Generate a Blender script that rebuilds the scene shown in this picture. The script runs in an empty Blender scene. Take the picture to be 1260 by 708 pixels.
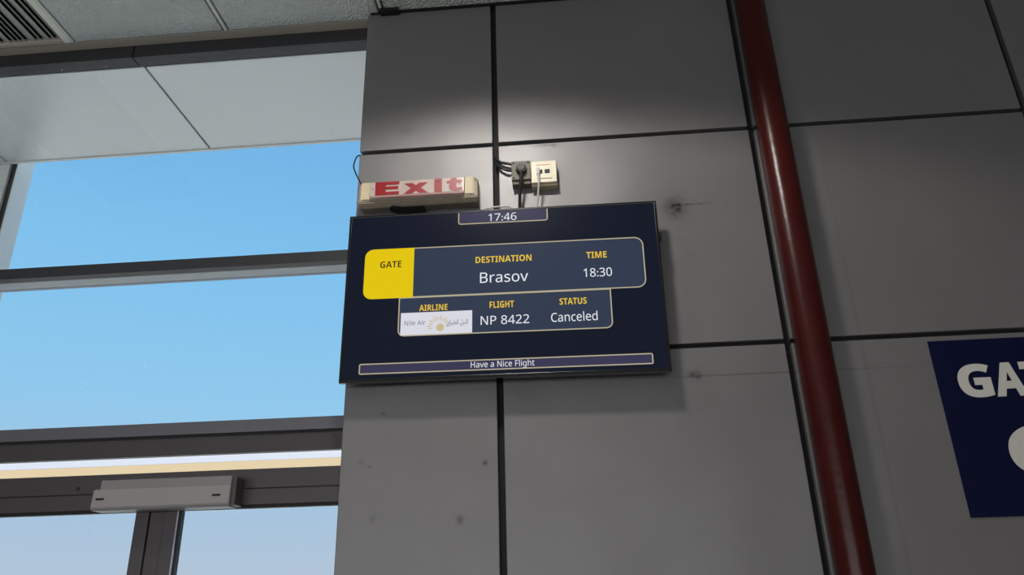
import bpy, bmesh, math, random
from mathutils import Vector, Matrix
random.seed(7)
S = bpy.context.scene
C = S.collection
R = math.radians

# ------------------------------------------------------------------ camera
right = Vector((0.99647338, 0.08029893, -0.02434905))
up = Vector((0.05352949, -0.38487608, 0.92141467))
fwd = Vector((-0.06461725, 0.91946859, 0.38781713))
cd = bpy.data.cameras.new('camera'); cam = bpy.data.objects.new('camera', cd); C.objects.link(cam)
cd.sensor_width = 36; cd.lens = 943.6 * 36 / 1260; cd.clip_end = 500
m = Matrix((right, up, -fwd)).transposed().to_4x4(); m.translation = Vector((0, -2.5, 1.6))
cam.matrix_world = m
S.camera = cam

# ------------------------------------------------------------------ sky, sun, light, exposure
S.view_settings.view_transform = 'Standard'; S.view_settings.look = 'None'
S.view_settings.exposure = 0.0; S.view_settings.gamma = 1; S.view_settings.use_curve_mapping = False
def lin(r, g, b):
    f = lambda c: (c/255/12.92) if c <= 10.3 else ((c/255+0.055)/1.055)**2.4
    return (f(r), f(g), f(b), 1)
w = bpy.data.worlds.new('sky'); S.world = w; w.use_nodes = True
nt = w.node_tree; nt.nodes.clear()
out = nt.nodes.new('ShaderNodeOutputWorld'); bg = nt.nodes.new('ShaderNodeBackground')
tc = nt.nodes.new('ShaderNodeTexCoord'); sep = nt.nodes.new('ShaderNodeSeparateXYZ')
rp = nt.nodes.new('ShaderNodeValToRGB')
nt.links.new(tc.outputs['Generated'], sep.inputs[0]); nt.links.new(sep.outputs['Z'], rp.inputs[0])
nt.links.new(rp.outputs[0], bg.inputs[0]); nt.links.new(bg.outputs[0], out.inputs[0])
SKY = [(0.0, (196, 204, 216)), (0.06, (184, 204, 226)), (0.14, (170, 203, 232)), (0.24, (150, 207, 245)),
       (0.40, (134, 200, 246)), (0.52, (122, 188, 240)), (1.0, (86, 150, 220))]
el = rp.color_ramp.elements
el[0].position, el[0].color = SKY[0][0], lin(*SKY[0][1])
el[1].position, el[1].color = SKY[-1][0], lin(*SKY[-1][1])
for p, c_ in SKY[1:-1]:
    e = el.new(p); e.color = lin(*c_)
bg.inputs[1].default_value = 1.0

def light(name, kind, loc, energy, rot=(0, 0, 0), color=(1, 1, 1), **kw):
    d = bpy.data.lights.new(name, kind); d.energy = energy; d.color = color
    for k, v in kw.items(): setattr(d, k, v)
    o = bpy.data.objects.new(name, d); C.objects.link(o); o.location = loc; o.rotation_euler = rot
    return o
sun = light('sun', 'SUN', (0, -20, 30), 9.5, color=(1.0, .95, .87), angle=R(.6))
sun.rotation_euler = Vector((.22, .5, -.86)).to_track_quat('-Z', 'Y').to_euler()
# wide unseen fill added at the rear wall, which has no opening
light('fill_rear', 'AREA', (-2.2, -8.9, 1.25), 215, rot=(R(90), 0, 0), color=(.95, .96, 1.0),
      shape='RECTANGLE', size=9.0, size_y=1.7)

# ------------------------------------------------------------------ helpers
def tag(o, label=None, cat=None, group=None, kind=None):
    for k, v in (('label', label), ('category', cat), ('group', group), ('kind', kind)):
        if v: o[k] = v
    return o
def box(bm, x0, x1, y0, y1, z0, z1, bev=0):
    r = bmesh.ops.create_cube(bm, size=1)
    for v in r['verts']:
        v.co = Vector(((x0+x1)/2 + v.co.x*(x1-x0), (y0+y1)/2 + v.co.y*(y1-y0), (z0+z1)/2 + v.co.z*(z1-z0)))
    if bev:
        es = list({e for v in r['verts'] for e in v.link_edges})
        bmesh.ops.bevel(bm, geom=es, offset=bev, segments=2, affect='EDGES', profile=.6)
    return bm
def prism(bm, pts, h, axis='x', off=0):
    """extrude a closed outline; axis x: pts are (y,z); axis y: pts are (x,z); axis z: pts are (x,y)"""
    mk = {'x': lambda a, b, t: (t, a, b), 'y': lambda a, b, t: (a, t, b), 'z': lambda a, b, t: (a, b, t)}[axis]
    A = [bm.verts.new(mk(a, b, off)) for a, b in pts]; B = [bm.verts.new(mk(a, b, off+h)) for a, b in pts]
    n = len(pts); bm.faces.new(A); bm.faces.new(B[::-1])
    for i in range(n): bm.faces.new((A[i], B[i], B[(i+1) % n], A[(i+1) % n]))
    bmesh.ops.recalc_face_normals(bm, faces=bm.faces)
    return bm
def cyl(bm, c, r, h, axis='z', seg=32, r2=None):
    ro = {'z': Matrix(), 'x': Matrix.Rotation(R(90), 4, 'Y'), 'y': Matrix.Rotation(R(90), 4, 'X')}[axis]
    bmesh.ops.create_cone(bm, cap_ends=True, segments=seg, radius1=r, radius2=r if r2 is None else r2, depth=h,
                          matrix=Matrix.Translation(c) @ ro)
    return bm
def tube(bm, pts, r, seg=10, sub=8):
    P = [Vector(p) for p in pts]; Q = []
    for i in range(len(P)-1):
        a, b, c, d = P[max(i-1, 0)], P[i], P[i+1], P[min(i+2, len(P)-1)]
        for k in range(sub):
            t = k/sub
            Q.append(.5*((2*b) + (c-a)*t + (2*a-5*b+4*c-d)*t*t + (3*b-a-3*c+d)*t**3))
    Q.append(P[-1]); rings = []
    n0 = None
    for i, q in enumerate(Q):
        t = (Q[min(i+1, len(Q)-1)] - Q[max(i-1, 0)]).normalized()
        n0 = (Vector((0, 1, .01)) if n0 is None else n0); n0 = (n0 - t*n0.dot(t)).normalized(); b = t.cross(n0)
        rings.append([bm.verts.new(q + (n0*math.cos(2*math.pi*k/seg) + b*math.sin(2*math.pi*k/seg))*r) for k in range(seg)])
    for A, B in zip(rings, rings[1:]):
        for k in range(seg): bm.faces.new((A[k], A[(k+1) % seg], B[(k+1) % seg], B[k]))
    bm.faces.new(rings[0][::-1]); bm.faces.new(rings[-1])
    bmesh.ops.recalc_face_normals(bm, faces=bm.faces)
    return bm
def obj(name, bm, mat, parent=None, smooth=False, local=False):
    """mesh object; geometry is given in world space unless local, and re-based on the parent's origin"""
    me = bpy.data.meshes.new(name)
    if parent is not None and not local:
        bmesh.ops.transform(bm, matrix=world_of(parent).inverted(), verts=bm.verts)
    if smooth:
        for f in bm.faces: f.smooth = True
    bm.to_mesh(me); bm.free()
    if smooth: me.set_sharp_from_angle(angle=R(35))
    o = bpy.data.objects.new(name, me); C.objects.link(o); me.materials.append(mat)
    if parent is not None: o.parent = parent
    return o
def world_of(o):
    m_ = o.matrix_basis.copy(); p = o.parent
    while p is not None: m_ = p.matrix_basis @ m_; p = p.parent
    return m_
def thing(name, loc, label, cat, group=None, kind=None, mat=None):
    o = bpy.data.objects.new(name, None); C.objects.link(o)
    o.location = loc
    if mat is not None: o.matrix_basis = mat
    return tag(o, label, cat, group, kind)
NB = bmesh.new

# ------------------------------------------------------------------ materials
def mat(name, col, rough=.5, metal=0, spec=.5, bump=0, bscale=50, var=0, vscale=5, emit=None, es=1):
    m_ = bpy.data.materials.new(name); m_.use_nodes = True; n = m_.node_tree; p = n.nodes['Principled BSDF']
    c_ = lin(*col)
    p.inputs['Base Color'].default_value = c_; p.inputs['Roughness'].default_value = rough
    p.inputs['Metallic'].default_value = metal; p.inputs['Specular IOR Level'].default_value = spec
    g = n.nodes.new('ShaderNodeNewGeometry')
    if var:
        t = n.nodes.new('ShaderNodeTexNoise'); t.inputs['Scale'].default_value = vscale; t.inputs['Detail'].default_value = 4
        n.links.new(g.outputs['Position'], t.inputs['Vector'])
        mr = n.nodes.new('ShaderNodeMapRange'); mr.inputs[1].default_value = .25; mr.inputs[2].default_value = .75
        mr.inputs[3].default_value = 1-var; mr.inputs[4].default_value = 1+var
        n.links.new(t.outputs['Fac'], mr.inputs[0])
        mx = n.nodes.new('ShaderNodeVectorMath'); mx.operation = 'SCALE'; mx.inputs[0].default_value = c_[:3]
        n.links.new(mr.outputs[0], mx.inputs['Scale']); n.links.new(mx.outputs[0], p.inputs['Base Color'])
    if bump:
        t = n.nodes.new('ShaderNodeTexNoise'); t.inputs['Scale'].default_value = bscale; t.inputs['Detail'].default_value = 3
        n.links.new(g.outputs['Position'], t.inputs['Vector'])
        b = n.nodes.new('ShaderNodeBump'); b.inputs['Strength'].default_value = bump; b.inputs['Distance'].default_value = .01
        n.links.new(t.outputs['Fac'], b.inputs['Height']); n.links.new(b.outputs[0], p.inputs['Normal'])
    if emit:
        p.inputs['Emission Color'].default_value = lin(*emit); p.inputs['Emission Strength'].default_value = es
    return m_

def panel_material():
    """satin grey composite panel with scuffs, screw marks, faint darker patches and lines, and a faint oil-canning ripple"""
    m_ = mat('grey_panel', (121, 119, 119), .43, .36, .4)
    n = m_.node_tree; p = n.nodes['Principled BSDF']; L = n.links.new
    g = [x for x in n.nodes if x.type == 'NEW_GEOMETRY'][0]
    def noise(scale, detail=3, vec=None):
        t = n.nodes.new('ShaderNodeTexNoise'); t.inputs['Scale'].default_value = scale; t.inputs['Detail'].default_value = detail
        L(vec or g.outputs['Position'], t.inputs['Vector']); return t.outputs['Fac']
    def mth(op, a, b=None, clamp=False):
        q = n.nodes.new('ShaderNodeMath'); q.operation = op; q.use_clamp = clamp
        for i, v in enumerate((a, b)):
            if v is None: continue
            if isinstance(v, (int, float)): q.inputs[i].default_value = v
            else: L(v, q.inputs[i])
        return q.outputs[0]
    sp = n.nodes.new('ShaderNodeSeparateXYZ'); L(g.outputs['Position'], sp.inputs[0]); X, Z = sp.outputs['X'], sp.outputs['Z']
    grain = noise(60, 4)
    total = None
    # x, z, radius x, radius z, strength
    for x, z, rx, rz, s in ((.425, 2.937, .030, .034, .8), (.425, 2.93, .06, .06, .25), (.49, 2.945, .07, .004, .5), (.44, 2.75, .05, .25, .10), (.425, 2.304, .022, .016, .8), (.66, 2.300, .36, .003, .55),
                            (-.278, 2.042, .008, .008, .9), (-.36, 1.867, .010, .012, .9), (-.642, 1.877, .009, .011, .45),
                            (-.658, 2.044, .006, .006, .4), (-.62, 2.219, .009, .005, .6), (-.60, 2.318, .16, .003, .8),
                            (-.036, 3.238, .055, .007, .55), (.0, 3.236, .01, .009, .5), (-.575, 3.343, .035, .022, .28), (.40, 2.16, .30, .18, .10),
                            (.56, 2.96, .15, .10, .10), (.30, 3.40, .10, .03, .12), (.98, 2.15, .006, .9, .16), (-.69, 2.06, .01, .008, .3)):  # tall thin row: faint vertical dark line right of the pipe
        dx = mth('DIVIDE', mth('SUBTRACT', X, x), rx); dz = mth('DIVIDE', mth('SUBTRACT', Z, z), rz)
        d = mth('ADD', mth('MULTIPLY', dx, dx), mth('MULTIPLY', dz, dz))
        f = mth('MULTIPLY', mth('EXPONENT', mth('MULTIPLY', d, -1.0)), s)
        total = f if total is None else mth('ADD', total, f)
    k = mth('MULTIPLY', total, mth('MULTIPLY', grain, 1.5))
    k = mth('MULTIPLY', k, .9, True)
    big = noise(1.7, 3); mid = noise(11, 5)
    lum = mth('ADD', mth('MULTIPLY', big, .16), mth('MULTIPLY', mid, .10)); lum = mth('ADD', lum, .87)
    lum = mth('MULTIPLY', lum, mth('SUBTRACT', 1.0, k))
    mx = n.nodes.new('ShaderNodeVectorMath'); mx.operation = 'SCALE'; mx.inputs[0].default_value = lin(121, 119, 119)[:3]
    L(lum, mx.inputs['Scale']); L(mx.outputs[0], p.inputs['Base Color'])
    L(mth("ADD", .39, mth('MULTIPLY', mid, .12)), p.inputs['Roughness'])
    b = n.nodes.new('ShaderNodeBump'); b.inputs['Strength'].default_value = .6; b.inputs['Distance'].default_value = .02
    L(noise(2.6, 1), b.inputs['Height']); L(b.outputs[0], p.inputs['Normal'])
    return m_

def glass_material(spots=True):
    m_ = bpy.data.materials.new('window_glass'); m_.use_nodes = True; n = m_.node_tree; n.nodes.clear(); L = n.links.new
    o = n.nodes.new('ShaderNodeOutputMaterial'); tr = n.nodes.new('ShaderNodeBsdfTransparent'); tr.inputs[0].default_value = (.97, .985, .985, 1)
    gl = n.nodes.new('ShaderNodeBsdfGlossy'); gl.inputs['Roughness'].default_value = .0
    lw = n.nodes.new('ShaderNodeLayerWeight'); lw.inputs[0].default_value = .5
    pw = n.nodes.new('ShaderNodeMath'); pw.operation = 'POWER'; pw.inputs[1].default_value = 5; L(lw.outputs['Facing'], pw.inputs[0])
    fr = n.nodes.new('ShaderNodeMath'); fr.operation = 'MULTIPLY_ADD'; fr.inputs[1].default_value = .94; fr.inputs[2].default_value = .03; L(pw.outputs[0], fr.inputs[0])
    mx = n.nodes.new('ShaderNodeMixShader'); L(fr.outputs[0], mx.inputs[0]); L(tr.outputs[0], mx.inputs[1]); L(gl.outputs[0], mx.inputs[2])
    g = n.nodes.new('ShaderNodeNewGeometry'); mp = n.nodes.new('ShaderNodeMapping'); mp.inputs['Scale'].default_value = (34, 1, 13)
    L(g.outputs['Position'], mp.inputs[0])
    v = n.nodes.new('ShaderNodeTexVoronoi'); v.inputs['Scale'].default_value = 1; v.inputs['Randomness'].default_value = 1
    L(mp.outputs[0], v.inputs['Vector'])
    lt = n.nodes.new('ShaderNodeMapRange'); lt.inputs[1].default_value = .16; lt.inputs[2].default_value = .06; lt.inputs[3].default_value = 0; lt.inputs[4].default_value = 1
    L(v.outputs['Distance'], lt.inputs[0])
    gate = n.nodes.new('ShaderNodeSeparateColor'); L(v.outputs['Color'], gate.inputs[0])
    gt = n.nodes.new('ShaderNodeMath'); gt.operation = 'GREATER_THAN'; gt.inputs[1].default_value = .94; L(gate.outputs[0], gt.inputs[0])
    ml = n.nodes.new('ShaderNodeMath'); ml.operation = 'MULTIPLY'; L(lt.outputs[0], ml.inputs[0]); L(gt.outputs[0], ml.inputs[1])
    m2 = n.nodes.new('ShaderNodeMath'); m2.operation = 'MULTIPLY'; m2.inputs[1].default_value = .35; L(ml.outputs[0], m2.inputs[0])
    df = n.nodes.new('ShaderNodeBsdfTranslucent'); df.inputs[0].default_value = (.9, .93, .95, 1)
    m3 = n.nodes.new('ShaderNodeMixShader'); L(m2.outputs[0], m3.inputs[0]); L(mx.outputs[0], m3.inputs[1]); L(df.outputs[0], m3.inputs[2])
    L(m3.outputs[0], o.inputs[0])
    return m_

def vent_tile_material():
    """mineral fibre / perforated ceiling panel"""
    m_ = mat('ceiling_panel', (212, 217, 212), .8, 0, .3, var=.05, vscale=9)
    n = m_.node_tree; p = n.nodes['Principled BSDF']; L = n.links.new
    g = [x for x in n.nodes if x.type == 'NEW_GEOMETRY'][0]
    v = n.nodes.new('ShaderNodeTexVoronoi'); v.inputs['Scale'].default_value = 130; L(g.outputs['Position'], v.inputs['Vector'])
    b = n.nodes.new('ShaderNodeBump'); b.inputs['Strength'].default_value = 1; b.inputs['Distance'].default_value = .009
    L(v.outputs['Distance'], b.inputs['Height']); L(b.outputs[0], p.inputs['Normal'])
    return m_

M = dict(
    panel=panel_material(), glass=glass_material(), tile=vent_tile_material(),
    black=mat('black_rubber', (14, 14, 15), .6), backing=mat('dark_backing', (20, 20, 21), .8),
    frame=mat('dark_bronze_aluminium', (70, 65, 67), .42, .3, .5, var=.06, vscale=6),
    frame2=mat('grey_aluminium', (104, 104, 110), .38, .4, .5, var=.05, vscale=6),
    lit_alu=mat('lit_aluminium', (196, 198, 200), .45), topbar=mat('charcoal_bar', (52, 53, 56), .5, .2),
    soffit=mat('soffit_panel', (224, 226, 226), .32, .1, .5, var=.02, vscale=2),
    white=mat('white_cladding', (236, 236, 230), .45, 0, .4, var=.04, vscale=8),
    cream=mat('cream_fascia', (188, 168, 136), .6), whitef=mat('white_fascia', (184, 188, 202), .5),
    tee=mat('ceiling_tee', (218, 220, 212), .5, 0, .4), trim=mat('beige_trim', (178, 170, 156), .55),
    vent=mat('vent_slat', (158, 162, 154), .5, .1), ventframe=mat('vent_frame', (224, 226, 212), .5),
    red=mat('red_pipe_paint', (60, 15, 13), .28, 0, .28, var=.12, vscale=14, bump=.08, bscale=30),
    beige=mat('aged_beige_plastic', (196, 182, 150), .5, 0, .4, var=.08, vscale=30),
    beige2=mat('grey_beige_plastic', (150, 140, 122), .5, 0, .4, var=.10, vscale=40),
    lens=mat('diffuser', (184, 168, 160), .25, 0, .5, var=.12, vscale=25), redp=mat('red_print', (140, 6, 15), .35),
    pink=mat('pink_stripe', (160, 92, 88), .35, var=.2, vscale=40),
    outlet_dark=mat('dusty_grey_socket', (110, 106, 92), .6, var=.1, vscale=60),
    outlet=mat('cream_socket', (222, 214, 190), .45, var=.03, vscale=40), ochre=mat('ochre_mark', (196, 150, 110), .6),
    cable=mat('black_cable', (18, 18, 18), .5), wcable=mat('white_cable', (190, 190, 184), .5),
    bezel=mat('tv_bezel', (9, 10, 13), .25, 0, .5), tvback=mat('tv_back', (14, 14, 15), .6),
    navy=mat('sign_navy', (4, 9, 48), .6, 0, .15), signw=mat('sign_letter', (200, 198, 190), .5),
    sensor=mat('sensor_cover', (150, 146, 145), .45, 0, .4), sensor2=mat('sensor_top', (132, 128, 128), .5),
    floor=mat('polished_floor', (172, 166, 158), .25, 0, .5, var=.05, vscale=2), plain=mat('plain_wall', (165, 162, 156), .7),
    ground=mat('concrete_apron', (178, 176, 170), .85, var=.08, vscale=.6), roof=mat('roof_slab', (120, 120, 118), .8),
    steel=mat('steel', (150, 150, 150), .3, .8), lamp=mat('lamp_glow', (255, 244, 225), .5, emit=(255, 244, 225), es=6))
def screen(name, col, k=1.0):
    m_ = mat(name, (4, 5, 7), .25, 0, .10, emit=col, es=k); return m_
SC = dict(bg=screen('screen_background', (19, 23, 38)), box=screen('screen_slate', (50, 59, 78)), tab=screen('screen_violet', (58, 56, 82)),
          line=screen('screen_line', (178, 168, 142)), yellow=screen('screen_yellow', (226, 196, 10)), gold=screen('screen_gold', (228, 190, 62)),
          white=screen('screen_white', (226, 230, 236)), dark=screen('screen_dark', (62, 50, 18)), logo=screen('screen_logo', (216, 216, 226)),
          ink=screen('screen_ink', (96, 98, 112)), sand=screen('screen_sand', (200, 182, 142)))

# ------------------------------------------------------------------ the hall: wall with cladding panels
ZC = 3.947
wall = tag(obj('wall_front', box(NB(), -.753, 6, .030, .26, 0, ZC+.02), M['backing']), kind='structure')
xs = [-.757, -.225, .743, 1.737, 2.72, 3.70, 4.68, 6.0]
zs = [0, .715, 1.563, 2.407, 3.256, ZC-.004]
gx, gz = .011, .0085
for i in range(len(xs)-1):
    for j in range(len(zs)-1):
        x0 = xs[i] + (gx if i else 0); x1 = xs[i+1] - gx; z0 = zs[j] + gz; z1 = zs[j+1] - (gz if j < 4 else 0)
        obj('panel', box(NB(), x0, x1, 0, .026, z0, z1, .0025), M['panel'], wall)
# folded return of the cladding at the window reveal
for j in range(len(zs)-1):
    obj('return_panel', box(NB(), -.757, -.7535, .0265, .26, zs[j]+gz, zs[j+1]-gz), M['panel'], wall)
obj('dark_gap_block', box(NB(), -.70, -.62, -.034, -.001, ZC-.016, ZC-.001), M['black'], wall)  # black block put in for the dark gap at the ceiling joint
tag(obj('wall_right', box(NB(), 6.0, 6.2, -9.2, .26, 0, ZC), M['plain']), kind='structure')
wl = tag(obj('wall_left', box(NB(), -8.2, -8.0, -9.2, .2, 0, ZC), M['plain']), kind='structure')
tag(obj('wall_rear', box(NB(), -8.0, 6.0, -9.2, -9.0, 0, ZC), M['plain']), kind='structure')
tag(obj('floor', box(NB(), -8.2, 6.2, -9.2, .26, -.15, 0), M['floor']), kind='structure')
tag(obj('trim_1', box(NB(), -.745, 6, -.010, -.0005, ZC-.006, ZC-.001), M['backing']), kind='structure')   # dark strip standing in for the shadow gap where wall meets ceiling

# ------------------------------------------------------------------ ceiling
ceil = tag(obj('ceiling', box(NB(), -8.2, 6.2, -9.2, .07, ZC+.022, ZC+.30), M['roof']), kind='structure')
P = .692; tx = [-1.390 + P*k for k in range(-9, 11)]
ylines = [.030 - 1.25*k for k in range(0, 8)]
VX0, VX1 = tx[7] , tx[8]          # the bay with the air grille
for i in range(len(tx)-1):
    for j in range(len(ylines)-1):
        a, b = tx[i], tx[i+1]; y1, y0 = ylines[j], ylines[j+1]
        if b > 6 or a < -8: continue
        if j == 0 and i in (7,): continue
        y1c = min(y1, .028) if b <= -.69 else min(y1, -.012)
        obj('ceiling_tile', box(NB(), a+.016, b-.016, y0+.012, y1c, ZC, ZC+.018, .003), M['tile'], ceil)
for i, a in enumerate(tx):
    if -8 < a < 6:
        yy = .028 if a < -.72 else -.012
        obj('tee_bar', box(NB(), a-.006, a+.006, -9.0, yy, ZC-.001, ZC+.02), M['tee'], ceil)
# slim angle round the edge of the ceiling in front of the window head
tag(obj('trim_2', box(NB(), -8, -.757, .031, .078, ZC-.001, ZC+.021), M['trim']), kind='structure')

# air grille in the first bay at the left
vt = thing('air_vent', (VX0, -.55, ZC), 'slatted grey air grille with a pale frame in the ceiling, above the window', 'vent')
fx1 = VX1 - .004; fx0 = VX0 + .004
bm = NB()
box(bm, fx1-.030, fx1, -1.21, .028, ZC-.004, ZC+.016, .002)
obj('frame_side', bm, M['ventframe'], vt)
obj('frame_side', box(NB(), fx0, fx0+.030, -1.21, .028, ZC-.004, ZC+.016, .002), M['ventframe'], vt)
obj('frame_end', box(NB(), fx0+.0305, fx1-.0305, .004, .028, ZC-.004, ZC+.016, .002), M['trim'], vt)
obj('frame_end', box(NB(), fx0+.0305, fx1-.0305, -1.21, -1.185, ZC-.004, ZC+.016, .002), M['ventframe'], vt)
obj('backing', box(NB(), fx0+.03, fx1-.03, -1.185, .004, ZC+.0175, ZC+.0215), M['black'], vt)
x = fx1 - .036; k = 0
me = None
while x > fx0 + .06:
    wd = [.016, .018, .034, .018, .040, .018][k % 6]
    bm = NB(); prism(bm, [(x, ZC-.001), (x-wd, ZC+.010), (x-wd, ZC+.0125), (x, ZC+.0015)], 1.186, 'y', -1.184)
    s = obj('slat', bm, M['vent'], vt)
    x -= wd + .006; k += 1

# recessed ceiling lamps (the one nearest the wall lights the panels above the screen)
def downlight(x, y, e, blend, size, label, r=.09):
    t = thing('downlight', (x, y, ZC), label, 'lamp', None)
    bm = NB()
    bmesh.ops.create_cone(bm, cap_ends=False, segments=32, radius1=r+.015, radius2=r, depth=.008, matrix=Matrix.Translation((x, y, ZC-.006)))
    obj('trim_ring', bm, M['tee'], t, True)
    bm = NB(); cyl(bm, (x, y, ZC-.0025), r, .002); obj('diffuser', bm, M['lamp'], t)
    l = light('downlight_beam', 'SPOT', (x, y, ZC-.03), e, color=(1.0, .95, .90), spot_size=size, spot_blend=blend, shadow_soft_size=.13)
    return t
downlight(-.29, -1.3, 128, .22, R(146), 'round recessed ceiling lamp nearest the panelled wall')

# ------------------------------------------------------------------ window on the left
YW = .08
win = thing('window_1', (-4.4, YW, 0), None, None, kind='structure')
XL, XR = -8.0, -.757
def bar(name, y0, y1, z0, z1, mt, x0=XL, x1=XR, par=win, bev=.002):
    return obj(name, box(NB(), x0, x1, y0, y1, z0, z1, bev), mt, par)
bar('head_bar', .08, .14, 3.884, ZC+.02, M['topbar'], XL, -1.832)
bar('head_bar', .08, .14, 3.884, ZC+.02, M['topbar'], -1.827, XR)
bar('transom', .08, .118, 2.838, 2.882, M['topbar'])
bar('transom', .122, .185, 2.838, 2.860, M['lit_alu'])  # paler colour stands in for bounce light on the transom's underside
bar('glazing_bead', .186, .198, 2.836, 2.850, M['whitef'], bev=0)
bar('transom', .080, .120, 2.196, 2.240, M['frame2'])
bar('transom', .092, .120, 2.126, 2.190, M['frame'])
bar('gasket', .088, .110, 2.189, 2.197, M['black'], bev=0)
# panes
for z0, z1 in ((2.883, 3.883), (2.24, 2.837)):
    obj('pane', box(NB(), -2.95, XR, .119, .1215, z0, z1), M['glass'], win)
    obj('pane', box(NB(), -5.4, -3.02, .119, .1215, z0, z1), M['glass'], win)
    obj('pane', box(NB(), XL, -5.47, .119, .1215, z0, z1), M['glass'], win)
    for xm in (-2.985, -5.435):
        obj('mullion', box(NB(), xm-.034, xm+.034, .085, .185, z0, z1, .002), M['frame'], win)
obj('pane', box(NB(), XL, XR, .125, .128, 2.068, 2.125), M['glass'], win)

# sliding doors below the window
door = thing('door_1', (-1.4, YW, 0), None, None, kind='structure')
bar('header', .080, .150, 2.0025, 2.067, M['frame'], par=door)
bar('header', .074, .150, 1.947, 1.9985, M['frame'], par=door)
bar('gasket', .082, .148, 1.9980, 2.0030, M['black'], par=door, bev=0)
bar('gasket', .086, .112, 1.938, 1.9475, M['black'], par=door, bev=0)
sc = NB(); cyl(sc, (-1.70, .079, 2.022), .006, .004, 'y', 12); obj('screw', sc, M['black'], door)
def leaf(x0, x1, last=False):
    f = .046
    for a, b in ((x0, x0+f), (x1-f, x1))[:1 if last else 2]:
        obj('stile', box(NB(), a, b, .088, .13, .02, 1.9375, .002), M['frame'], door)
    obj('rail', box(NB(), x0+f, x1 if last else x1-f, .088, .13, .02, .12, .002), M['frame'], door)
    obj('pane', box(NB(), x0+f, x1 if last else x1-f, .107, .111, .12, 1.9375), M['glass'], door)
leaf(-1.381, -.758, True)
leaf(-2.60, -1.436)
obj('stile', box(NB(), -1.4335, -1.3835, .096, .122, .02, 1.937, .001), M['frame'], door)
obj('seal', box(NB(), -1.3345, -1.330, .085, .1, .02, 1.937), M['whitef'], door)
obj('seal', box(NB(), -1.3295, -1.3215, .090, .112, .12, 1.937), M['black'], door)
leaf(-3.80, -2.64); leaf(-5.0, -3.84); leaf(-6.4, -5.04); leaf(-7.98, -6.44)
obj('sill', box(NB(), XL, XR, .08, .15, 0, .018), M['frame'], door)

# door operator cover over the door head
ds = thing('door_sensor', (-1.36, .074, 1.94), 'long grey plastic sensor box fixed over the sliding door head', 'sensor')
bm = NB(); prism(bm, [(.0735, 1.936), (.008, 1.936), (0.0, 1.944), (.004, 2.004), (.0735, 2.004)], .470, 'x', -1.594)
bmesh.ops.bevel(bm, geom=list(bm.edges), offset=.002, segments=2, affect='EDGES'); obj('cover', bm, M['sensor'], ds)
obj('top_cover', box(NB(), -1.580, -1.128, .016, .0735, 2.0045, 2.036, .002), M['sensor2'], ds)
for xx in (-1.566, -1.168):
    s = obj('slot', box(NB(), xx-.014, xx+.014, .0005, .0045, 1.969, 1.976), M['black'], ds); s['label'] = 'small dark slot'
obj('end_cap', box(NB(), -1.1235, -1.108, .012, .0735, 1.940, 2.030, .002), M['frame'], ds)

# ------------------------------------------------------------------ outside: soffit, column, canopy beam, apron
sof = thing('soffit', (-3, .45, 3.88), None, None, kind='structure')
sx = [-8.2, -7.41, -6.29, -5.17, -4.05, -2.93, -1.81, -.69, .43, 1.55]
for a, b in zip(sx, sx[1:]):
    obj('panel', box(NB(), a+.006, b-.006, .150, .812, 3.884, 3.90, .002), M['soffit'], sof)
obj('fascia', box(NB(), -8.2, 1.55, .812, .826, 3.879, 4.3), M['white'], sof)
obj('backing', box(NB(), -8.2, 1.55, .141, .811, 3.906, 3.93), M['black'], sof)
tag(obj('roof_slab', box(NB(), -8.2, 6.2, .071, .811, 3.969, 4.3), M['roof']), kind='structure')
col_ = thing('column', (-3.2, .98, 0), 'white clad column with a dark vertical joint outside the window, at its left edge', 'column')
obj('core', box(NB(), -3.10, -2.8895, .850, .93, -.1, 4.29), M['topbar'], col_)
obj('cladding', box(NB(), -2.8885, -2.882, .832, .945, -.1, 4.29, .001), M['white'], col_)
obj('cladding', box(NB(), -3.12, -2.926, .828, .845, -.1, 4.29, .002), M['white'], col_)
cn = thing('canopy', (-3, 3.1, 0), 'long canopy beam with white drip edge over cream board, seen through the narrow pane', 'canopy')
obj('board', box(NB(), -9, 2.5, 3.0, 3.12, 2.45, 2.655), M['cream'], cn)
obj('drip_edge', box(NB(), -9, 2.5, 2.9995, 3.2, 2.6555, 2.80), M['whitef'], cn)
for xx in (-8.7, 2.2):
    obj('post', box(NB(), xx-.06, xx+.06, 3.0, 3.12, -.1, 2.449), M['white'], cn)
tag(obj('apron', box(NB(), -150, 150, .27, 250, -.3, -.1), M['ground']), kind='structure')

# ------------------------------------------------------------------ red standpipe
pp = thing('standpipe', (.802, -.064, 0), 'dark red painted pipe running floor to ceiling in front of the grey panels', 'pipe')
bm = NB(); cyl(bm, (.802, -.064, ZC/2), .0555, ZC-.002, 'z', 64); obj('pipe', bm, M['red'], pp, True)
for z in (.35, 1.25):
    bm = NB(); cyl(bm, (.802, -.064, z), .0575, .03, 'z', 64); box(bm, .785, .819, -.01, -.0005, z-.015, z+.015); obj('clamp', bm, M['steel'], pp, True)

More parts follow.
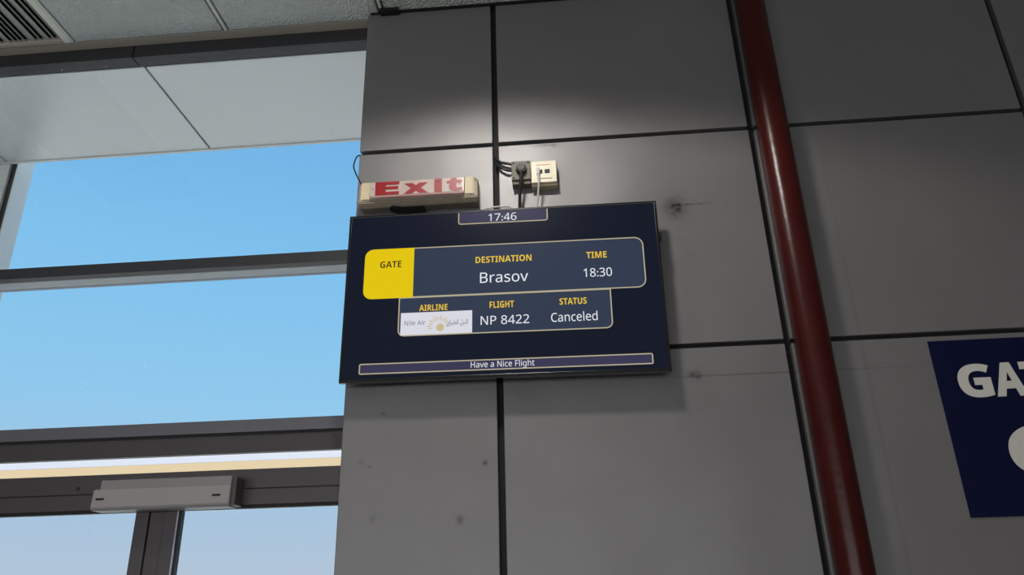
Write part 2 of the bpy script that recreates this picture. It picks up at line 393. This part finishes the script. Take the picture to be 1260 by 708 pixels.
# ------------------------------------------------------------------ lettering helper
def sans(s, bold=False):
    """the plain or bold sans-serif alphabet"""
    o = ''
    for c_ in s:
        if 'A' <= c_ <= 'Z': o += chr((0x1D5D4 if bold else 0x1D5A0) + ord(c_) - 65)
        elif 'a' <= c_ <= 'z': o += chr((0x1D5EE if bold else 0x1D5BA) + ord(c_) - 97)
        elif '0' <= c_ <= '9': o += chr((0x1D7EC if bold else 0x1D7E2) + ord(c_) - 48)
        else: o += c_
    return o
def text_bm(s, offset=0.0, extrude=0.0, spacing=1.0, res=4):
    cu = bpy.data.curves.new('t', 'FONT'); cu.body = s; cu.offset = offset; cu.extrude = extrude; cu.space_character = spacing; cu.resolution_u = res
    o = bpy.data.objects.new('t', cu); C.objects.link(o)
    bpy.context.view_layer.update()
    me = bpy.data.meshes.new_from_object(o.evaluated_get(bpy.context.evaluated_depsgraph_get()))
    bm = NB(); bm.from_mesh(me); bpy.data.meshes.remove(me); bpy.data.objects.remove(o); bpy.data.curves.remove(cu)
    return bm
def fit(bm, x0, x1, z0, z1, depth=0.0, y=0.0):
    """squeeze flat lettering (text plane xy) into x0..x1 / z0..z1 of a local xz plane"""
    vx = [v.co.x for v in bm.verts]; vy = [v.co.y for v in bm.verts]; vz = [v.co.z for v in bm.verts]
    ax, bx, ay, by, az, bz = min(vx), max(vx), min(vy), max(vy), min(vz), max(vz)
    for v in bm.verts:
        t = (v.co.z - az)/(bz-az) if bz > az else 0
        v.co = Vector((x0 + (v.co.x-ax)/(bx-ax)*(x1-x0), y - t*depth, z0 + (v.co.y-ay)/(by-ay)*(z1-z0)))
    return bm

# ------------------------------------------------------------------ departures screen
def tv_basis(yaw, tilt, roll):
    ex = Vector((math.cos(yaw), -math.sin(yaw), 0)); n = Vector((-math.sin(yaw), -math.cos(yaw), 0)); z = Vector((0, 0, 1))
    ez = z*math.cos(tilt) + n*math.sin(tilt)
    e1 = ex*math.cos(roll) + ez*math.sin(roll); e2 = -ex*math.sin(roll) + ez*math.cos(roll)
    return e1, e2, e1.cross(e2)
e1, e2, nn = tv_basis(.0034, .0212, -.0111)      # nn points out of the screen
B = Matrix((e1, -nn, e2)).transposed().to_4x4(); B = B @ Matrix.Scale(1.0075, 4); B.translation = Vector((-.2048, -.092, 2.6106))
W, H = 1.0864, .614
tv = thing('departures_screen', None and 0 or (0, 0, 0), 'wide black flat screen showing gate, destination and cancelled flight', 'screen', mat=B)
bm = NB(); bt, bb, bs = .008, .013, .009
box(bm, -W/2, W/2, 0, .018, H/2-bt, H/2, .0015); box(bm, -W/2, W/2, 0, .018, -H/2, -H/2+bb, .0015)
box(bm, -W/2, -W/2+bs, 0, .018, -H/2+.006, H/2-.006, .0015); box(bm, W/2-bs, W/2, 0, .018, -H/2+.006, H/2-.006, .0015)
obj('bezel', bm, M['bezel'], tv, local=True)
bm = NB(); box(bm, -W/2+.02, W/2-.02, .0185, .045, -H/2+.03, H/2-.03, .006); box(bm, -.34, .34, .045, .066, -H/2+.06, .10, .008)
obj('back_cover', bm, M['tvback'], tv, local=True)
bm = NB(); box(bm, -.22, -.18, .067, .088, -.2, .2); box(bm, .18, .22, .067, .088, -.2, .2); box(bm, -.22, .22, .070, .088, -.05, .05)
obj('wall_bracket', bm, M['black'], tv, local=True)
obj('sensor_tab', box(NB(), W/2, W/2+.008, .004, .02, .155, .185, .002), M['bezel'], tv, local=True)
obj('display', box(NB(), -W/2+bs, W/2-bs, .002, .017, -H/2+bb, H/2-bt), SC['bg'], tv, local=True)
dis = tv.children[-1] if tv.children else None
Y0 = .0018
def rrect(x0, x1, z0, z1, r, corners='1234', n=6):
    pts = []
    for k, (cx_, cz_, a0) in enumerate(((x1-r, z1-r, 0), (x0+r, z1-r, 90), (x0+r, z0+r, 180), (x1-r, z0+r, 270))):
        if str(k+1) in corners:
            for i in range(n+1):
                a = R(a0 + 90*i/n); pts.append((cx_ + r*math.cos(a), cz_ + r*math.sin(a)))
        else: pts.append(((x1, x0, x0, x1)[k], (z1, z1, z0, z0)[k]))
    return pts
def flat(name, pts, mt, y):
    bm = NB(); f = bm.faces.new([bm.verts.new((a, y, b)) for a, b in pts]); f.normal_update()
    if f.normal.y > 0: f.normal_flip()
    return obj(name, bm, mt, tv, local=True)
def outline(name, x0, x1, z0, z1, r, corners, wd, mt, y):
    A = rrect(x0, x1, z0, z1, r, corners); Bq = rrect(x0+wd, x1-wd, z0+wd, z1-wd, max(r-wd, .001), corners)
    bm = NB(); a = [bm.verts.new((p[0], y, p[1])) for p in A]; b = [bm.verts.new((p[0], y, p[1])) for p in Bq]; n = len(a)
    for i in range(n): bm.faces.new((a[i], a[(i+1) % n], b[(i+1) % n], b[i]))
    return obj(name, bm, mt, tv, local=True)
LW = .0040
def field(name, x0, x1, z0, z1, r, corners, mt, y):
    flat(name, rrect(x0, x1, z0, z1, r, corners), mt, y); outline('outline', x0, x1, z0, z1, r, corners, LW, SC['line'], y-.0002)
field('detail_field', -.353, .367, -.153, -.013, .022, '34', SC['box'], .0016)
field('clock_field', -.152, .165, .2525, H/2-.003, .010, '34', SC['tab'], .0016)
field('destination_field', -.479, .487, -.0145, .172, .030, '1234', SC['box'], .0012)
flat('gate_field', rrect(-.479, -.305, -.0145, .172, .030, '23'), SC['yellow'], .0006)
field('message_field', -.478, .488, -.280, -.243, .006, '1234', SC['tab'], .0016)
flat('airline_logo', rrect(-.3435, -.1005, -.149, -.070, .001, ''), SC['logo'], .0010)
TX = [('17:46', -.0440, .0549, .2600, .2895, 'white', .006), ('GATE', -.4241, -.3490, .0997, .1247, 'dark', .012),
      ('DESTINATION', -.0894, .1041, .1014, .1255, 'gold', .012), ('Brasov', -.0739, .0910, .0267, .0652, 'white', .008),
      ('TIME', .2918, .3608, .1002, .1237, 'gold', .012), ('18:30', .2795, .3747, .0314, .0630, 'white', .008),
      ('AIRLINE', -.2811, -.1847, -.0655, -.0435, 'gold', .010), ('FLIGHT', -.0414, .0410, -.0655, -.0418, 'gold', .012),
      ('NP 8422', -.0716, .0912, -.1244, -.0929, 'white', .008), ('STATUS', .1939, .2844, -.0644, -.0413, 'gold', .012),
      ('Canceled', .1640, .3175, -.1240, -.0909, 'white', .008), ('Have a Nice Flight', -.1042, .1048, -.2770, -.2490, 'white', .002),
      ('Nile Air', -.3300, -.2582, -.1156, -.0981, 'ink', .004),
      ('\uFEE6\uFEF4\uFEA3', 0, 0, 0, 0, 'skip', 0)]
for s, x0, x1, z0, z1, mt, off in TX:
    if mt == 'skip': continue
    obj('screen_text', fit(text_bm(sans(s, mt in ('gold', 'dark')), 0.0), x0, x1, z0, z1, 0, .0002), SC[mt], tv, local=True)
# the airline's name in Arabic, glyphs already in display order
ar = '\u0627\u0644\u0646\u064A\u0644 \u0644\u0644\u0637\u064A\u0631\u0627\u0646'
forms = '\uFE8D\uFEDF\uFEE8\uFEF4\uFEDE \uFEDF\uFEE0\uFEC4\uFEF4\uFEAE\uFE8D\uFEE5'[::-1]
try: obj('screen_text', fit(text_bm(forms, .004), -.1868, -.1148, -.1235, -.1000, 0, .0002), SC['ink'], tv, local=True)
except Exception as ex_: print('arabic', ex_)
bm = NB()
cx_, cz_ = -.2085, -.1265
v0 = [bm.verts.new((cx_ + .0135*math.cos(2*math.pi*k/24), .0002, cz_ + .0135*math.sin(2*math.pi*k/24))) for k in range(24)]
bm.faces.new(v0)
for k in range(13):
    a = R(190 - k*15.5); a2 = .010; r0, r1 = .019, .040 + .006*(k % 2)
    bx_, bz_ = cx_ - .004, cz_ + .002
    pts = [(bx_ + r0*math.cos(a), bz_ + r0*math.sin(a)), (bx_ + .5*(r0+r1)*math.cos(a+.07), bz_ + .5*(r0+r1)*math.sin(a+.07)),
           (bx_ + r1*math.cos(a), bz_ + r1*math.sin(a)), (bx_ + .5*(r0+r1)*math.cos(a-.07), bz_ + .5*(r0+r1)*math.sin(a-.07))]
    pts = [(p, min(q, -.0715)) for p, q in pts]
    bm.faces.new([bm.verts.new((p, .0003, q)) for p, q in pts])
obj('sun_emblem', bm, SC['sand'], tv, local=True)

# ------------------------------------------------------------------ exit lamp
ex = thing('exit_light', (-.50, 0, 2.975), 'beige emergency light with red Exit lettering, above the left end of the screen', 'exit light')
bm = NB(); prism(bm, [(-.001, 2.984), (-.060, 2.976), (-.078, 2.990), (-.078, 3.052), (-.062, 3.066), (-.001, 3.066)], .440, 'x', -.7275)
bmesh.ops.bevel(bm, geom=list(bm.edges), offset=.003, segments=2, affect='EDGES')
obj('housing', bm, M['beige2'], ex)
for a, b in ((-.729, -.683), (-.333, -.287)):
    s = 1 if a < -.5 else -1
    bm = NB(); prism(bm, [(a, -.0005), (a, -.062 if s > 0 else -.080), (a+.012 if s > 0 else a, -.084), (b if s > 0 else b-.014, -.084), (b, -.080 if s > 0 else -.060), (b, -.0005)], .076, 'z', 2.997)
    for v in bm.verts:
        if v.co.z > 3.05: v.co.y = v.co.y*.97
        if v.co.z < 3.0: v.co.y = v.co.y*.99
    bmesh.ops.bevel(bm, geom=list(bm.edges), offset=.003, segments=2, affect='EDGES')
    obj('end_cap', bm, M['beige'], ex)
bm = NB(); prism(bm, [(-.0785, 2.994), (-.090, 3.000), (-.094, 3.006), (-.093, 3.062), (-.088, 3.067), (-.0785, 3.068)], .348, 'x', -.682)
bmesh.ops.bevel(bm, geom=list(bm.edges), offset=.0012, segments=2, affect='EDGES')
obj('diffuser', bm, M['lens'], ex)
EXL = [('E', -.662, -.573, 3.0075, 3.0625), ('x', -.556, -.466, 3.0075, 3.051), ('i', -.444, -.414, 3.0075, 3.0635), ('t', -.398, -.341, 3.0075, 3.0615)]
for s, a, b, z0, z1 in EXL:
    bm = fit(text_bm(sans(s, True), .03, .01), a, b, z0, z1, .0012, -.0938)
    obj('letter', bm, M['redp'], ex)
obj('stripe', box(NB(), -.660, -.340, -.0921, -.0900, 2.9985, 3.0025), M['pink'], ex)  # thin pinkish strip along the foot of the diffuser
bm = NB(); cyl(bm, (-.59, -.040, 2.9775), .028, .006, 'z', 24); box(bm, -.60, -.49, -.062, -.015, 2.972, 2.979, .002); obj('dark_recess', bm, M['black'], ex)  # black insert; darkness of the underside recess is put into its colour
for xx, zz in ((-.671, 3.035), (-.350, 3.048), (-.350, 3.035)):
    bm = NB(); cyl(bm, (xx, -.0936, zz), .0025, .002, 'y', 10); obj('screw', bm, M['black'], ex)
bm = NB(); tube(bm, [(-.752, -.002, 3.245), (-.764, -.010, 3.235), (-.772, -.018, 3.19), (-.757, -.030, 3.145), (-.722, -.045, 3.075)], .0028)
tag(obj('exit_light_wire', bm, M['cable'], None, True), 'thin black wire looping from the wall edge down to the exit light', 'wire')

# ------------------------------------------------------------------ sockets and cables
so = thing('power_socket', (-.125, 0, 3.107), 'dusty grey square power socket with a black plug beside the panel joint', 'socket')
obj('back_box', box(NB(), -.162, -.093, -.036, -.0005, 3.052, 3.143, .003), M['outlet_dark'], so)
obj('face_plate', box(NB(), -.163, -.092, -.046, -.0365, 3.066, 3.146, .003), M['outlet_dark'], so)
for xx, zz in ((-.155, 3.074), (-.100, 3.138), (-.155, 3.138)):
    bm = NB(); cyl(bm, (xx, -.0468, zz), .004, .002, 'y', 12); obj('screw', bm, M['black'], so)
pl = thing('power_plug', (-.126, -.046, 3.106), 'round black plug in the dusty grey socket, its cord hanging behind the screen', 'plug')
bm = NB(); cyl(bm, (-.126, -.0595, 3.106), .0215, .024, 'y', 32, .018); bmesh.ops.bevel(bm, geom=[e for e in bm.edges if e.calc_face_angle(0) > .8], offset=.004, segments=3, affect='EDGES')
obj('body', bm, M['cable'], pl, True)
bm = NB(); tube(bm, [(-.126, -.060, 3.098), (-.128, -.063, 3.060), (-.134, -.050, 3.01), (-.137, -.030, 2.95), (-.137, -.022, 2.86), (-.13, -.020, 2.78)], .006); obj('cord', bm, M['cable'], pl, True)
bm = NB(); tube(bm, [(-.226, .010, 3.200), (-.220, -.006, 3.185), (-.205, -.014, 3.166), (-.180, -.018, 3.156), (-.1635, -.018, 3.150)], .0055)
g_ = 'black cables from the joint to the grey socket'
tag(obj('cable', bm, M['cable'], None, True), 'upper black cable from the panel joint into the grey socket', 'cable', g_)
bm = NB(); tube(bm, [(-.226, .006, 3.180), (-.218, -.010, 3.158), (-.202, -.018, 3.138), (-.182, -.020, 3.126), (-.1635, -.018, 3.124)], .0055)
tag(obj('cable', bm, M['cable'], None, True), 'lower black cable from the panel joint into the grey socket', 'cable', g_)
no = thing('network_socket', (-.04, 0, 3.09), 'cream double network socket with one empty port, right of the grey socket', 'socket')
obj('back_box', box(NB(), -.090, .006, -.034, -.0005, 3.040, 3.138, .003), M['beige'], no)
obj('face_plate', box(NB(), -.0905, .004, -.046, -.0345, 3.048, 3.140, .003), M['outlet'], no)
obj('raised_module', box(NB(), -.074, -.014, -.0490, -.0465, 3.064, 3.128, .001), M['outlet'], no)
obj('marking', box(NB(), -.070, -.018, -.0497, -.0491, 3.119, 3.1225), M['ochre'], no)
for a, b in ((-.057, -.048), (-.040, -.021)):
    p_ = obj('port', box(NB(), a, b, -.0500, -.0491, 3.084, 3.101), M['black'], no)
nc = thing('network_cable', (-.062, -.05, 3.08), 'thin white cable hanging from the cream network socket behind the screen', 'cable')
obj('plug', box(NB(), -.070, -.058, -.062, -.0502, 3.078, 3.104, .002), M['wcable'], nc)
bm = NB(); tube(bm, [(-.064, -.058, 3.080), (-.063, -.062, 3.045), (-.066, -.052, 3.01), (-.074, -.034, 2.96), (-.082, -.022, 2.90), (-.085, -.020, 2.80)], .0038); obj('cord', bm, M['wcable'], nc, True)
bm = NB(); tube(bm, [(-.30, -.022, 2.87), (-.29, -.028, 2.935), (-.26, -.044, 2.952), (-.20, -.046, 2.957), (-.165, -.032, 2.950), (-.155, -.022, 2.88)], .0035)
tag(obj('loose_cable', bm, M['wcable'], None, True), 'pale cable bowed over the top edge of the screen', 'cable')

# ------------------------------------------------------------------ gate sign
sg = thing('gate_sign', (1.47, 0, 1.822), 'navy blue gate sign with large white letters on the panel right of the pipe', 'sign')
obj('board', box(NB(), 1.189, 1.750, -.004, -.0005, 1.822, 2.381), M['navy'], sg)
GX = [('G', 1.252, 1.356), ('A', 1.361, 1.457), ('T', 1.450, 1.545), ('E', 1.560, 1.642)]
for s, a, b in GX:
    obj('letter', fit(text_bm(sans(s, True), .022, .01), a, b, 2.187, 2.298, .0008, -.0042), M['signw'], sg)
obj('numeral', fit(text_bm(sans('9', True), .024, .01, res=10), 1.350, 1.585, 1.858, 2.096, .0008, -.0042), M['signw'], sg)
